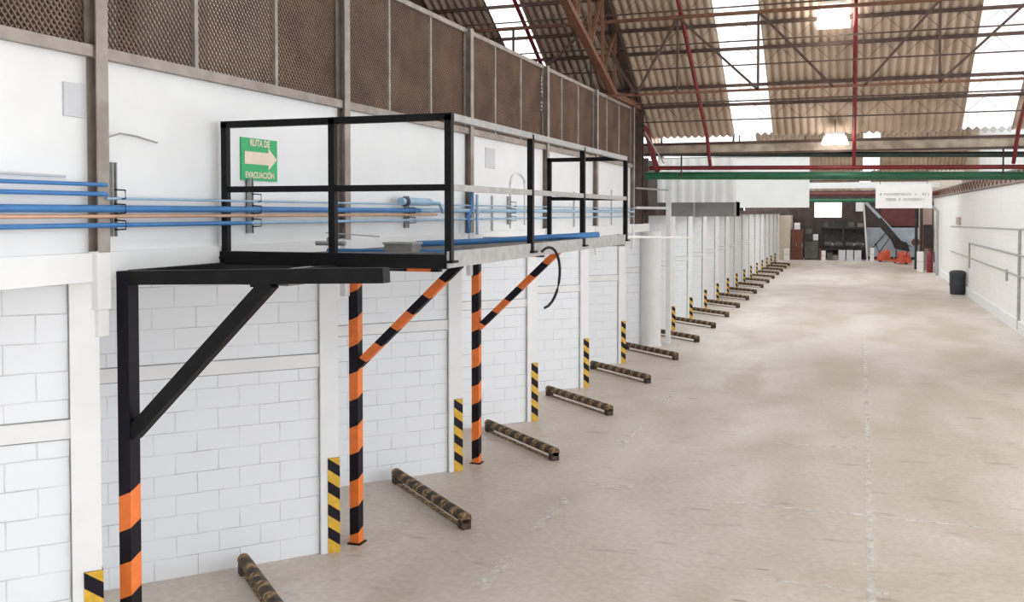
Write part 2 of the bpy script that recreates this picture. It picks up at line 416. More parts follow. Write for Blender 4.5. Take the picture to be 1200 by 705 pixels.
# cross truss over the aisle
YT, ZB, ZT = 20.3, 6.03, 7.62
t = thing('cross_truss', 'thin red-brown truss with V braces crossing the whole aisle below the joists', 'roof truss', (0,YT,ZB))
MB().bar((RX0,YT,ZB),(RX1,YT,ZB),.05,.05).build('bottom_chord', M['truss'], t)
MB().bar((RX0,YT,ZT),(RX1,YT,ZT),.07,.07).build('top_chord', M['truss'], t)
for x in (-9.0,-7.2,-5.4,-3.52,-1.86,1.56,3.22,5.1,6.9): MB().bar((x,YT,ZB),(x,YT,ZT),.045,.045).build('upright', M['joist'], t)
for xa, za, xb, zb in ((-9.0,ZT,-7.2,ZB),(-7.2,ZB,-5.4,ZT),(-5.4,ZT,-4.4,ZB),(-4.4,ZB,-3.52,ZT),(-3.52,ZT,-1.86,ZB),(-1.86,ZT,-.4,ZB),(.2,ZB,1.56,ZT),(1.56,ZB,3.22,ZT),(3.22,ZT,4.2,ZB),(4.2,ZB,5.1,ZT),(5.1,ZT,6.9,ZB)):
    MB().bar((xa,YT,za),(xb,YT,zb),.05,.05).build('brace', M['joist'], t)
# rafter truss landing on the end of the mesh wall
t = thing('rafter_truss', 'deep red-brown rafter truss sloping down to the end of the mesh wall', 'roof truss', (XL,20.7,6.1))
la, lb, ua, ub = (XL,20.75,6.10), (XL,14.6,8.16), (XL,23.35,6.14), (XL,14.6,11.08)
MB().bar(la, lb, .16, .12).build('lower_chord', M['truss'], t)
MB().bar(ua, ub, .16, .2).build('upper_chord', M['dark_steel'], t)
MB().bar(la, (XL,23.3,6.1), .14, .12).build('end_chord', M['truss'], t)
w = MB(); lo = Vector(la).lerp(Vector(lb), 0); 
for i in range(6):
    a = Vector(la).lerp(Vector(lb), i/6); c = Vector(la).lerp(Vector(lb), (i+1)/6); m = Vector(ua).lerp(Vector(ub), .22+(i+.5)/6*.78)
    w.bar(a, m, .06, .06); w.bar(m, c, .06, .06)
w.build('web_lattice', M['truss'], t)
# side plate of the truss that closes the slope (dark gusset)
MB().bar((XL,23.35,6.0), (XL,22.4,6.3), .02, .35).build('gusset', M['dark_steel'], t)

# ------------------------------------------------------------------ steel columns with mesh screen above the left wall
CY = [1.9, 5.35, 8.79, 12.24, 15.74, 19.12, 22.6]
COL = ['nearest grey-brown steel column, beside the light grey plate', 'grey-brown steel column behind the second post of the platform railing', 'grey-brown steel column just right of the platform corner post',
       'grey-brown steel column near the white conduit loops', 'grey-brown steel column showing between the end railing posts', 'last grey-brown steel column at the far end of the mesh wall']
for i, y in enumerate(CY[1:]):
    t = thing('steel_column', COL[i], 'column', (XL, y, 2.63), 'steel columns along the left wall')
    b = MB()                                  # H section, outer flange towards the aisle
    b.box(XL+.052, XL+.062, y-.055, y+.055, 3.22, 6.02); b.box(XL-.045, XL-.028, y-.055, y+.055, 3.22, 6.02)
    b.box(XL-.03, XL+.054, y+.028, y+.04, 3.22, 6.02)
    b.build('shaft', M['post_steel'], t)
    b = MB(); b.box(XL-.02, XL+.06, y-.065, y+.065, 2.82, 3.23); b.box(XL-.015, XL+.05, y-.05, y+.05, 2.63, 2.82)
    b.build('base', M['white2'], t, bevel=.006)
def strands(ya, yb, za, zb, pitch=.062, k=1.25, w=.011, d=.014):
    """expanded metal: two families of slanting strands clipped to the frame"""
    b = MB()
    for sg in (1, -1):
        c = za-k*(yb-ya)
        while c < zb+k*(yb-ya):
            c += pitch; P = []                       # z = c + sg*k*(y-ya or yb-y)
            f = lambda y: c+k*((y-ya) if sg > 0 else (yb-y))
            y0, y1 = sorted([min(max((z-c)/k, 0), yb-ya) for z in (za, zb)])
            if y1-y0 < .01: continue
            p, q = ((ya+y0, f(ya+y0)), (ya+y1, f(ya+y1))) if sg > 0 else ((yb-y0, f(yb-y0)), (yb-y1, f(yb-y1)))
            x = XL-.068-.004*sg
            b.bar((x, *p), (x, *q), w, d, up=(1,0,0))
    return b
t = thing('mesh_screen', 'long brown expanded-metal mesh screen in steel frames on top of the left wall', 'mesh screen', (XL-.06, 1.9, 4.6))
b = MB(); b.box(XL-.14, XL+.035, -1, 22.75, 4.58, 4.66); b.build('bottom_rail', M['post_steel'], t)
b = MB(); b.box(XL-.10, XL-.02, -1, 22.75, 5.97, 6.03); b.build('top_rail', M['post_steel'], t)
for i in range(len(CY)-1):
    for j in range(3):
        ya = CY[i]+(CY[i+1]-CY[i])*j/3; yb = CY[i]+(CY[i+1]-CY[i])*(j+1)/3
        strands(ya+.02, yb-.02, 4.66, 5.97).build('mesh_panel', M['mesh'], t)
        if j: b = MB(); b.box(XL-.09, XL-.035, ya-.022, ya+.022, 4.66, 5.97); b.build('post', M['post_steel'], t)
# pale things standing in the room behind the mesh
b = MB(); b.box(-7.2, -7.05, 9.3, 10.55, 4.55, 7.2); struct(b.build('wall_left', M['block_r']))
b = MB(); b.box(-6.5, -6.42, 6.95, 7.15, 4.55, 7.2); b.box(-6.5,-6.42, 7.5, 8.3, 4.55, 6.8); struct(b.build('wall_left', M['plate']))

# ------------------------------------------------------------------ service platform
ZD, XO, YN, YF = 3.134, -2.916, 6.75, 12.79
YB = [5.56, 8.92, 12.36]
P = thing('service_platform', 'black steel platform with tall railings bracketed off the left wall on striped posts', 'platform', (XL, YB[0], 0))
b = MB(); n = 16
for i in range(n):                                             # plank-like plates
    ya = YN+.03+(YF-YN-.04)*i/n; yb = YN+.03+(YF-YN-.04)*(i+1)/n-.012
    b.box(XL+.02, XO-.02, ya, yb, ZD-.05, ZD-.02)
b.box(XL+.02, -3.62, YB[0]+.06, YN-.06, 3.0, 3.03)
b.build('deck_plate', M['deck'], P)
b = MB(); b.box(XO-.07, XO, YN+.03, YF, ZD-.058, ZD-.05); b.box(XO, XO+.012, YN-.05, YF, ZD-.058, ZD+.07)
b.build('outer_edge_angle', M['angle'], P)
b = MB(); b.box(XL+.02, XO, YN-.05, YN+.02, ZD-.065, ZD+.045); b.build('toe_board', M['black'], P)
for x in (XL+.05, -3.9): b = MB(); b.box(x-.03, x+.03, YB[0]+.06, YF, 2.985, ZD-.06 if x > -3.5 else ZD-.05); b.build('stringer', M['black'], P)
b = MB(); b.box(XL+.02, XO, YF-.04, YF+.01, ZD-.09, ZD+.02); b.build('end_edge_angle', M['angle'], P)
SQ = lambda w: [(-w/2,-w/2),(w/2,-w/2),(w/2,w/2),(-w/2,w/2)]
bo = [M['stripe_black'], M['orange']]
for i, y in enumerate(YB):
    zt = 3.06 if i == 0 else 2.95
    w = .105
    # post
    if i == 0: cuts = [.02,.26,.50,.74,.99,1.23,1.49]; first = 1
    elif i == 1: cuts = [.13]+[.13+.285*j for j in range(1,11)]; first = 1
    else: cuts = [.10]+[.10+.255*j for j in range(1,12)]; first = 1
    b = MB(); b.striped((XL+.07,y,0), (XL+.07,y,zt+.02), SQ(w), (1,0,0), (0,1,0), cuts, .42, first); b.build('post', bo, P)
    b = MB(); b.box(XL+.0, XL+.15, y-.08, y+.08, 0, .012); b.build('foot_plate', M['black'], P)
    # arm
    xe = -2.845 if i == 0 else XO-.01
    if i == 0: MB().bar((XL+.02,y,zt-.03), (xe,y,zt+.035), .10, .10).build('arm', M['black'], P)
    else:
        b = MB(); b.striped((XL+.12,y,zt-.01), (-3.95,y,zt-.01), SQ(.085), (0,1,0), (0,0,1), [.05+.27*j for j in range(9)], .3, 0); b.build('arm', bo, P)
    # brace
    A = Vector((XL+.11, y, 1.90)); 
    B = Vector((-3.72, y, 3.03)) if i == 0 else Vector((-3.73, y, 2.99))
    if i == 0: MB().bar(A, B, .09, .10).build('brace', M['black'], P)
    else:
        d = (B-A).normalized(); V = Vector((0,1,0)).cross(d)
        b = MB(); b.striped(A, B, SQ(.085), (0,1,0), V, [.10+.25*j for j in range(9)], .35, 0 if i == 1 else 1); b.build('brace', bo, P)
# railing
def rpost(x, y, h=1.115, w=.055, name='railing_post'):
    b = MB(); b.box(x-w/2, x+w/2, y-w/2, y+w/2, ZD-.02, ZD+h); b.build(name, M['black'], P)
    b = MB(); b.box(x-w, x+w, y-w, y+w, ZD-.02, ZD+.0); b.build('post_foot', M['black'], P)
for x, y in ((XL+.05,YN), (-3.93,YN), (XO,YN), (XO,8.72), (XO,10.6), (XO,YF)): rpost(x, y)
rpost(-4.0, YF)
HT, HM = ZD+1.10, ZD+.56
MB().bar((XL+.02,YN,HT), (XO+.03,YN,HT), .055, .055).build('top_rail', M['black'], P)
MB().bar((XL+.02,YN,HM), (XO,YN,HM), .045, .05).build('mid_rail', M['black'], P)
b = MB(); b.bar((XO,YN,HT), (XO,YF,HT), .055, .055); b.build('top_rail', M['angle'], P)
b = MB(); b.bar((XO,YN,HM), (XO,YF,HM), .045, .05); b.build('mid_rail', M['angle'], P)
MB().bar((-4.03,YF,HT), (XO,YF,HT), .055, .055).build('top_rail', M['black'], P)
MB().bar((-4.0,YF,HM), (XO,YF,HM), .045, .05).build('mid_rail', M['black'], P)

# things lying on the platform
def pipe(name, pts, r, mat, label, cat='pipe', group=None, n=10):
    pts = [Vector(p) for p in pts]
    o = MB().tube(pts, r, n).build(name, mat, loc=pts[0], smooth=True); return tag(o, label, cat, group)
pipe('loose_pipe', [(-4.55,9.6,ZD+.02),(-3.9,9.75,ZD+.05),(-2.74,10.65,ZD+.115)], .034, M['blue'], 'thick blue pipe lying across the platform deck, poking past its outer edge')
pipe('loose_pipe', [(-4.75,6.95,ZD+.01),(-3.4,6.98,ZD+.01)], .028, M['blue'], 'blue pipe lying behind the toe board at the near end of the platform')
pipe('loose_pipe', [(-4.72,8.0,ZD+.005),(-3.0,8.15,ZD+.005)], .022, M['blue'], 'thin blue pipe lying on the platform deck between the two thicker ones')
t = thing('pipe_valve', 'small grey pipe valve with long lever standing on the near end of the deck', 'valve', (-4.45,7.6,ZD-.02))
MB().lathe((-4.45,7.6,ZD-.02), [(.045,0),(.045,.03),(.022,.035),(.022,.09),(.038,.10),(.038,.16),(.015,.17),(.015,.20)], 14).build('body', M['galv'], t, smooth=True)
MB().tube([(-4.60,7.6,ZD+.09),(-4.3,7.6,ZD+.09)], .022, 10).build('port', M['galv'], t, smooth=True)
MB().bar((-4.5,7.6,ZD+.185), (-4.02,7.72,ZD+.15), .025, .01).build('lever', M['galv'], t)
t = thing('junction_box', 'small dark grey box lying on the deck behind the railing middle post', 'box', (-3.95,8.0,ZD-.02))
b = MB(); b.box(-4.07,-3.78,7.9,8.1,ZD-.02,ZD+.09); b.build('body', M['greysheet'], t, bevel=.01)
b = MB(); b.box(-4.08,-3.77,7.89,8.11,ZD+.075,ZD+.095); b.build('lid', M['galv'], t, bevel=.004)
tag(MB().bar((-4.5,7.45,ZD-.002),(-3.2,7.75,ZD-.002),.16,.035).build('loose_board', M['deck'], loc=(-4.5,7.45,ZD-.02)), 'grey-brown board lying across the near half of the platform deck', 'board')
# hose hanging off the outer edge
pts = []
for i in range(15):
    a = i/14; ang = R(120)-a*R(205)
    pts.append((XO+.06+.10*math.sin(a*math.pi), 8.98+.20*math.cos(ang)-.02*a, 2.86+.30*math.sin(ang)))
pipe('rubber_hose', pts, .014, M['rubber'], 'black rubber hose curling off the outer platform edge beside a striped brace', 'hose', n=8)

# ------------------------------------------------------------------ pipes along the left wall
PX = XL+.075
def wpipe(z, r, mat, label, ya=-1., yb=22.5, name='wall_pipe', x=PX, dz=0):
    return pipe(name, [(x,ya,z),(x,(ya+yb)/2,z+dz),(x,yb,z)], r, mat, label, group='pipes along the left wall')
wpipe(3.695, .014, M['blue'], 'thin blue pipe, topmost of the pipe run, ending at the nearest column', yb=5.36)
wpipe(3.63, .016, M['blue'], 'thin blue pipe second from the top of the run left of the nearest column', yb=5.36)
wpipe(3.60, .010, M['paleblue'], 'thin pale blue-green pipe continuing above the thick blue pipe', ya=5.36)
wpipe(3.528, .027, M['blue'], 'thickest blue pipe running along the left wall above the platform', yb=10.5)
wpipe(3.528, .027, M['paleblue'], 'pale blue pipe continuing the thick one past the platform corner', ya=10.5)
wpipe(3.475, .014, M['copper'], 'thin copper pipe running just below the thick blue pipe', yb=11)
wpipe(3.412, .018, M['blue'], 'blue pipe, lowest of the run up to the second strut', yb=7.06)
wpipe(3.412, .015, M['paleblue'], 'pale blue pipe, lowest of the run beyond the second strut', ya=7.06)
def strut(y, z0, z1, label):
    t = thing('pipe_strut', label, 'pipe bracket', (XL,y,z0), 'slotted struts that hold the wall pipes')
    b = MB(); b.box(XL-.03, XL+.025, y-.022, y-.014, z0, z1); b.box(XL-.03, XL+.025, y+.014, y+.022, z0, z1); b.box(XL-.03, XL-.02, y-.022, y+.022, z0, z1)
    b.build('channel', M['galv'], t)
    for z in (3.63, 3.528, 3.412):
        MB().tube([(XL+.02,y,z-.035),(XL+.115,y,z-.03),(XL+.115,y,z+.03),(XL+.02,y,z+.035)], .006, 6).build('clamp', M['rubber'], t)
strut(5.50, 3.33, 3.86, 'slotted pipe strut beside the nearest steel column')
strut(7.16, 3.32, 3.80, 'slotted pipe strut just below the green arrow sign')
strut(10.3, 3.32, 3.70, 'slotted pipe strut under the pale blue coupling, left of the corner post')
strut(13.9, 3.32, 3.75, 'slotted pipe strut seen past the platform corner post, beside the conduit loops')
t = thing('pipe_coupling', 'pale blue pipe coupling with a short bent spout on the wall pipes', 'pipe fitting', (PX+.03,10.2,3.60))
MB().tube([(PX+.04,9.9,3.63),(PX+.04,10.7,3.63)], .045, 12).build('sleeve', M['paleblue'], t, smooth=True)
MB().tube([(PX+.04,10.68,3.63),(PX+.06,10.95,3.62),(PX+.07,11.05,3.50)], .02, 8).build('spout', M['paleblue'], t, smooth=True)
MB().tube([(PX+.04,9.98,3.63),(PX+.04,10.06,3.63)], .055, 12).build('collar', M['bin'], t, smooth=True)
# blue risers behind the corner post
pipe('riser_pipe', [(PX+.02,12.0,3.22),(PX+.02,12.0,3.45),(PX+.02,12.12,3.55),(PX+.02,12.12,3.80)], .03, M['blue'], 'bright blue riser pipe rising off the deck level right of the corner post')
pipe('riser_pipe', [(PX+.05,12.25,3.2),(PX+.05,12.25,3.75)], .02, M['paleblue'], 'pale blue riser pipe standing in front of the third steel column')
# white conduit loop
pts = [(XL-.01,14.0,3.25)]+[(XL-.01,14.0+.35-.35*math.cos(a), 3.95+.18*math.sin(a)) for a in [math.pi*i/8 for i in range(9)]]+[(XL-.01,14.7,3.30)]
pipe('conduit_loop', pts, .016, M['sheet'], 'white conduit bent in a tall loop on the upper wall behind the platform', 'conduit')
for y, z1, l in ((13.2,3.75,'short white conduit left of the conduit loop'), (15.0,3.9,'short white conduit right of the conduit loop'), (17.6,3.9,'thin white conduit on the upper wall between the end railing posts'), (20.6,4.0,'last thin white conduit before the mesh wall ends')):
    pipe('wall_conduit', [(XL-.01,y,3.23),(XL-.01,y,z1)], .014, M['galv'], l, 'conduit')
# wire stub and plates on the upper wall
pipe('wire_stub', [(XL-.02,5.45,4.03),(XL+.03,5.55,4.07),(XL-.0,5.75,4.065),(XL+.02,5.95,4.03)], .007, M['galv'], 'thin loose wire sticking out of the wall right of the nearest column', 'wire', n=6)
b = MB(); b.box(XL-.035, XL-.015, 5.08, 5.27, 4.155, 4.385); tag(b.build('blanking_plate', M['plate'], loc=(XL-.03,5.17,4.155), bevel=.004), 'light grey blanking plate on the white wall left of the nearest column', 'plate')
b = MB(); b.box(XL-.035, XL-.02, 12.95, 13.35, 4.15, 4.45); tag(b.build('blanking_plate', M['plate'], loc=(XL-.03,13.1,4.15), bevel=.004), 'pale grey plate on the upper wall right of the platform corner post', 'plate')
pipe('short_rail', [(XL-.015,4.2,3.755),(XL-.015,5.08,3.745)], .010, M['plate'], 'thin grey rod lying on the wall above the blue pipes, far left', 'rod', n=6)

# evacuation sign
def text_mesh(s, size):
    cu = bpy.data.curves.new('t', 'FONT'); cu.body = s; cu.size = size; cu.align_x = 'CENTER'; cu.align_y = 'CENTER'; cu.extrude = .0015; cu.offset = .002
    o = bpy.data.objects.new('t', cu); C.objects.link(o)
    dg = bpy.context.evaluated_depsgraph_get(); me = bpy.data.meshes.new_from_object(o.evaluated_get(dg))
    bpy.data.objects.remove(o); return me
t = thing('arrow_sign', 'green evacuation route sign with pale right-pointing arrow on the upper wall', 'sign', (XL-.025,7.335,3.785))
b = MB(); b.box(XL-.03, XL-.015, 7.06, 7.61, 3.785, 4.16); b.build('board', M['signgreen'], t)
b = MB(); b.prism([(-.23,-.055),(.13,-.055),(.13,-.10),(.262,0),(.13,.10),(.13,.055),(-.23,.055)], (XL-.015,7.335,3.985), (0,1,0), (0,0,1), (.004,0,0)); b.build('arrow', M['signcream'], t)
for s, z, sz, wd in (('RUTA DE', 4.117, .085, .30), ('EVACUACIÓN', 3.832, .075, .44)):
    me = text_mesh(s, sz); me.materials.clear(); me.materials.append(M['signcream'])
    o = bpy.data.objects.new('lettering', me); C.objects.link(o); o.parent = t
    xs = [v.co.x for v in me.vertices]; k = wd/(max(xs)-min(xs))
    o.rotation_euler = (R(90), 0, R(90)); o.scale = (k,1,1); o.location = (.012, 0, z-3.785)

# ------------------------------------------------------------------ corner guards and wheel guides, one per bay
def guard(h=.985, n=9):
    b = MB(); a, c = .118, .008
    prof = [(-a,-.053),(c,-.053),(c,.10),(0,.10),(0,-.045),(-a,-.045)]
    cuts = [.035+.118*j for j in range(n)]
    b.striped((0,0,0), (0,0,h), prof, (1,0,0), (0,1,0), cuts, -.75, 0)
    return b.build('corner_guard', [M['yellow'], M['stripe_black']], loc=(XL, Y0, 0), local=True, rot=ANG)
GL = {0:'striped corner guard on the nearest pilaster, left of the black post', 1:'striped corner guard on the second pilaster, beside the middle platform post', 2:'striped corner guard on the third pilaster, beside the last platform post',
      3:'striped corner guard on the fourth pilaster, first beyond the platform posts', 4:'striped corner guard on the fifth pilaster, second beyond the platform posts', 5:'striped corner guard on the sixth pilaster, last before the round white column'}
g0 = tag(guard(), 'yellow and black '+GL[0], 'corner guard', 'corner guards on the bay pilasters')
for k in range(1, 20):
    if k == 6: continue
    lab = GL.get(k) or ('striped corner guard on the %s pilaster beyond the round white column' % ORD[k-7])
    if k == 7: g0 = tag(guard(.72), 'yellow and black '+lab, 'corner guard', 'corner guards on the bay pilasters'); g0.location = (XL, Y0+k*SP, 0)
    else: dup(g0, (XL, Y0+k*SP, 0), 'yellow and black '+lab)
def wheel_guide(loc):
    t = thing('wheel_guide', '', 'wheel guide', loc, 'striped wheel guides on the bay floors', rot=ANG-R(90))
    L = 2.12; b = MB()       # local +x runs outward from the bay
    prof = [(math.cos(2*math.pi*j/12)*.062, math.sin(2*math.pi*j/12)*.062) for j in range(12)]
    cuts = []; x = .10
    while x < L-.06: cuts.append(x); x += .13+.02*math.sin(x*9)
    b.striped((0,0,.125), (L,0,.125), prof, (0,1,0), (0,0,1), cuts, .5, 0)
    b.build('tube', [M['worn_tan'], M['worn_black']], t, local=True, smooth=True)
    b = MB(); b.box(.02, L-.02, -.03, .03, 0, .012); b.build('base_strip', M['worn_tan'], t, local=True)
    for xx in (.0, L-.11):
        b = MB(); b.box(xx, xx+.11, -.055, .055, 0, .115); b.build('leg', M['worn_black'], t, local=True)
    return t
g0 = None
WL = {1:'worn black-and-tan wheel guide tube in the nearest bay, behind the black post', 2:'worn wheel guide tube in the bay between the first and second orange posts', 3:'worn wheel guide tube in the first bay right of the last orange post',
      4:'worn wheel guide tube in the second bay right of the last orange post', 5:'worn wheel guide tube in the third bay past the orange posts, before the round column'}
for k in range(1, 20):
    off = (-.56,-.84) if k < 3 else (-.49,-1.0) if k < 4 else (-.48,-1.1)
    loc = (XL+off[0], Y0+k*SP+off[1], 0)
    lab = WL.get(k) or 'black and yellow wheel guide, %s one beyond the round white column' % ORD[k-6]
    if g0 is None: g0 = wheel_guide(loc); g0['label'] = lab
    else: dup(g0, loc, lab)

# ------------------------------------------------------------------ end of the mesh wall: round column, pipes, bulkhead
t = thing('round_column', 'fat round white column standing where the platform wall ends', 'column', (-5.0,24.95,0))
MB().lathe((-5.0,24.95,0), [(.29,0),(.29,.04),(.265,.05),(.265,3.02)], 32).build('shaft', M['white2'], t, smooth=True)
tag(MB().bar((-4.62,25.4,0),(-4.62,25.4,4.2),.12,.12).build('white_post', M['white2'], loc=(-4.62,25.4,0)), 'slim square white post just right of the round column', 'post')
t = thing('dark_stanchion', 'dark brown steel stanchion at the far end of the mesh wall', 'stanchion', (-5.15,23.6,3.2))
b = MB(); b.box(-5.35,-4.95,23.45,23.48,3.22,6.0); b.box(-5.35,-4.95,23.72,23.75,3.22,6.0); b.box(-5.17,-5.13,23.48,23.72,3.22,6.0); b.build('shaft', M['dark_steel'], t)
b = MB(); b.box(-5.4,-4.9,23.4,23.8,6.0,6.04); b.build('cap_plate', M['dark_steel'], t)
pipe('red_pipe', [(-5.1,23.9,5.75),(-4.98,24.2,5.6),(-4.86,24.8,4.75),(-4.84,25.0,4.62)], .075, M['red'], 'fat red pipe bending down from the truss foot to the red header', 'pipe')
pipe('steel_tie', [(-4.88,23.5,5.5),(-4.6,24.6,4.78)], .02, M['galv'], 'thin grey diagonal tie crossing the fat red pipe', 'tie rod', n=6)
b = MB(); b.box(-7.7,-5.3,26.0,26.1,3.14,5.0); struct(b.build('wall_left', M['cladding']))
pipe('tie_bar', [(-4.98,23.0,4.10),(-4.62,25.4,4.10)], .022, M['galv'], 'short grey bar linking the wall end to the slim white post, upper one', 'bar', n=8)
pipe('tie_bar', [(-4.98,23.0,3.62),(-4.62,25.4,3.62)], .035, M['plate'], 'short pale bar linking the wall end to the slim white post, lower one', 'bar', n=8)
pipe('white_rail_pipe', [(-2.98,12.84,3.17),(-3.0,19.6,2.99)], .018, M['sheet'], 'thin white pipe reaching out from the platform end past the round column')
# headers across the aisle
HY = 25.0
pipe('header_pipe', [(-5.15,HY,4.475),(5.4,HY,4.34)], .105, M['green'], 'thick green header pipe crossing the aisle, lowest of three')
pipe('header_pipe', [(-5.05,HY-.05,4.675),(5.4,HY-.05,4.545)], .055, M['red'], 'red header pipe crossing the aisle just above the green one')
pipe('header_pipe', [(-4.9,HY+.05,5.055),(0,HY+.05,4.93),(5.4,HY+.05,4.83)], .07, M['darkgreen'], 'dark green header pipe crossing the aisle, highest of three')
for x, l in ((-6.95,'far left red sprinkler pipe sloping under the roof beside a skylight'), (-3.46,'red sprinkler pipe sloping under the roof left of the big skylight'), (.02,'red sprinkler pipe sloping down the middle of the roof beside the lamp'), (3.52,'red sprinkler pipe sloping under the roof right of the right skylight')):
    pts = [(x,15.0,roofz(15)-.24),(x,24.3,roofz(24.3)-.24),(x,24.75,4.86),(x,HY-.05,4.66)] if x > -6 else [(x,15.0,roofz(15)-.24),(x,24.3,roofz(24.3)-.24)]
    pipe('sprinkler_pipe', pts, .045, M['red'], l, group='red sprinkler pipes under the roof')
for x, l in ((-4.2,'left'), (3.3,'right'),):
    pipe('hanger_rod', [(x,24.9,5.0),(x,24.9,4.42)], .022, M['dark_steel'], 'dark hanger rod between gutter and green header, %s one of two' % l, 'hanger', n=6)
# white ribbed bulkhead over the bays and the plain white sheet beyond
t = thing('ribbed_bulkhead', 'white ribbed sheet bulkhead hanging over the bays behind the green pipe', 'bulkhead', (-4,26.3,3.78))
ribbed(-5.1, -2.97, 26.3, 3.78, 4.98, .27, .03).build('sheet', M['sheet'], t)
b = MB(); b.box(-5.1,-2.97,26.33,26.4,4.94,5.02); b.build('top_batten', M['galv'], t)
b = MB(); b.box(-5.1,-2.97,26.33,26.4,3.82,3.86); b.build('bottom_batten', M['galv'], t)
for x in (-5.0, -3.05): MB().bar((x,26.38,4.98),(x,26.38,5.85),.05,.05).build('hanger', M['dark_steel'], t)
t = thing('steel_duct', 'grey box duct under the white ribbed bulkhead', 'duct', (-4,26.6,3.4))
b = MB(); b.box(-4.85,-2.97,26.42,27.3,3.40,3.80); b.build('casing', M['greysheet'], t, bevel=.01)
for x in (-4.1, -3.0): b = MB(); b.box(x-.03,x+.03,26.40,27.32,3.385,3.815); b.build('flange', M['galv'], t)
t = thing('plain_white_sheet', 'large plain white sheet hanging over the bays right of the ribbed bulkhead', 'white sheet', (-2.4,31,3.6))
b = MB(); b.box(-3.50,-1.27,31.0,31.05,3.66,5.55); b.build('sheet', M['sheet'], t)
b = MB(); b.box(-3.50,-1.27,30.98,31.0,5.25,5.30); b.build('top_batten', M['galv'], t)
for x in (-3.4, -1.4): MB().bar((x,31.02,5.5),(x,31.02,8.75),.04,.04).build('hanger', M['dark_steel'], t)

# ------------------------------------------------------------------ lamps
def lamp(x, y, z, label, s=.32, h=.37):
    t = thing('bay_lamp', label, 'lamp', (x,y,z), 'white hanging bay lamps')
    b = MB(); b.quad_box([(x-s*.72,y-s*.72,z+h+.01),(x+s*.72,y-s*.72,z+h+.01),(x+s*.72,y+s*.72,z+h+.01),(x-s*.72,y+s*.72,z+h+.01)][::1]+[(x-s*.72,y-s*.72,z+h+.09),(x+s*.72,y-s*.72,z+h+.09),(x+s*.72,y+s*.72,z+h+.09),(x-s*.72,y+s*.72,z+h+.09)]); b.build('housing', M['sheet'], t)
    b = MB(); b.quad_box([(x-s,y-s,z),(x+s,y-s,z),(x+s,y+s,z),(x-s,y+s,z),(x-s*.8,y-s*.8,z+h),(x+s*.8,y-s*.8,z+h),(x+s*.8,y+s*.8,z+h),(x-s*.8,y+s*.8,z+h)]); b.build('lamp_shade', M['lamp'], t)
    zr = roofz(y) if y < YV else 5.9
    MB().tube([(x,y,z+h+.09),(x,y,zr-.05)], .012, 6).build('rod', M['dark_steel'], t)
lamp(-.41, 20.78, 7.33, 'white box lamp hanging at the top of the picture beside the red pipe')
lamp(-.41, 24.1, 5.14, 'white box lamp hanging in front of the gutter above the aisle', .30, .17)

# ------------------------------------------------------------------ right wall services
WX = XR-.03
def rpipe(pts, r, label): pipe('wall_conduit', pts, r, M['galv'], label, 'conduit', 'grey conduits on the right wall', 8)
rpipe([(WX,28,3.05),(WX,52,2.83)], .02, 'long grey conduit high on the right wall')
rpipe([(WX,31.2,.1),(WX,31.2,2.98)], .05, 'thick vertical grey conduit on the right wall, close to the picture edge')
rpipe([(WX,28,2.26),(WX,44,2.23)], .03, 'long grey conduit at mid height of the right wall')
rpipe([(WX,28,1.66),(WX,52,1.60)], .025, 'long grey conduit low on the right wall')
rpipe([(WX,43.9,1.2),(WX,43.9,2.23)], .04, 'short vertical conduit hanging from the middle run on the right wall')
rpipe([(WX,33.6,1.35),(WX,33.6,1.72)], .04, 'stub conduit below the low run on the right wall')
b = MB(); b.box(WX-.06,XR,47.6,49.0,2.95,3.3); tag(b.build('switch_box', M['pink'], loc=(WX,48.3,2.95)), 'small brownish box high on the right wall above the conduit', 'box')
t = thing('edge_girder', 'long rusty lattice girder along the top of the right wall', 'girder', (XR-.05,24,4.4))
MB().bar((XR-.05,24,4.42),(XR-.05,YE-1,4.42),.08,.05).build('bottom_chord', M['brown_steel'], t)
MB().bar((XR-.05,24,4.78),(XR-.05,YE-1,4.78),.08,.05).build('top_chord', M['brown_steel'], t)
w = MB()
for i in range(52):
    y = 24+i; w.bar((XR-.05,y,4.42),(XR-.05,y+.5,4.78),.03,.03); w.bar((XR-.05,y+.5,4.78),(XR-.05,y+1,4.42),.03,.03)
w.build('web_lattice', M['truss'], t)
t = thing('black_bin', 'dark grey round-shouldered bin standing against the right wall', 'bin', (4.27,45,0))
MB().lathe((4.27,45,0), [(.26,0),(.30,.03),(.32,.5),(.325,.85),(.335,.86),(.335,.93),(.30,.99),(.20,1.03),(.0001,1.035)], 28).build('body', M['bin'], t, smooth=True)
MB().lathe((4.27,45,0), [(.332,.40),(.338,.42),(.338,.44),(.332,.46)], 28).build('hoop', M['bin'], t, smooth=True)

# ------------------------------------------------------------------ far end
t = thing('hanging_sign', 'white hanging sign with two faded lines of lettering over the far aisle', 'sign', (1.6,36,3.65))
SX0, SX1, SZ0, SZ1 = .755, 2.58, 3.655, 4.50
b = MB(); b.box(SX0,SX1,36,36.04,SZ0,SZ1); b.build('board', M['signwhite'], t)
rnd = random.Random(3)
for row, (xa, xb, z, h) in enumerate(((SX0+.15,SX1-.12,SZ0+.44,.09), (SX0+.33,SX1-.25,SZ0+.25,.10))):
    b = MB(); x = xa
    while x < xb:
        w = rnd.uniform(.035,.06)
        if rnd.random() > .12:
            b.box(x,x+.012,35.994,36,z,z+h); 
            if rnd.random() > .3: b.box(x+w-.012,x+w,35.994,36,z,z+h)
            if rnd.random() > .3: b.box(x,x+w,35.994,36,z+h-.014,z+h)
            if rnd.random() > .4: b.box(x,x+w,35.994,36,z+h*.42,z+h*.42+.014)
        x += w+.025
    b.build('lettering', M['signink'], t)
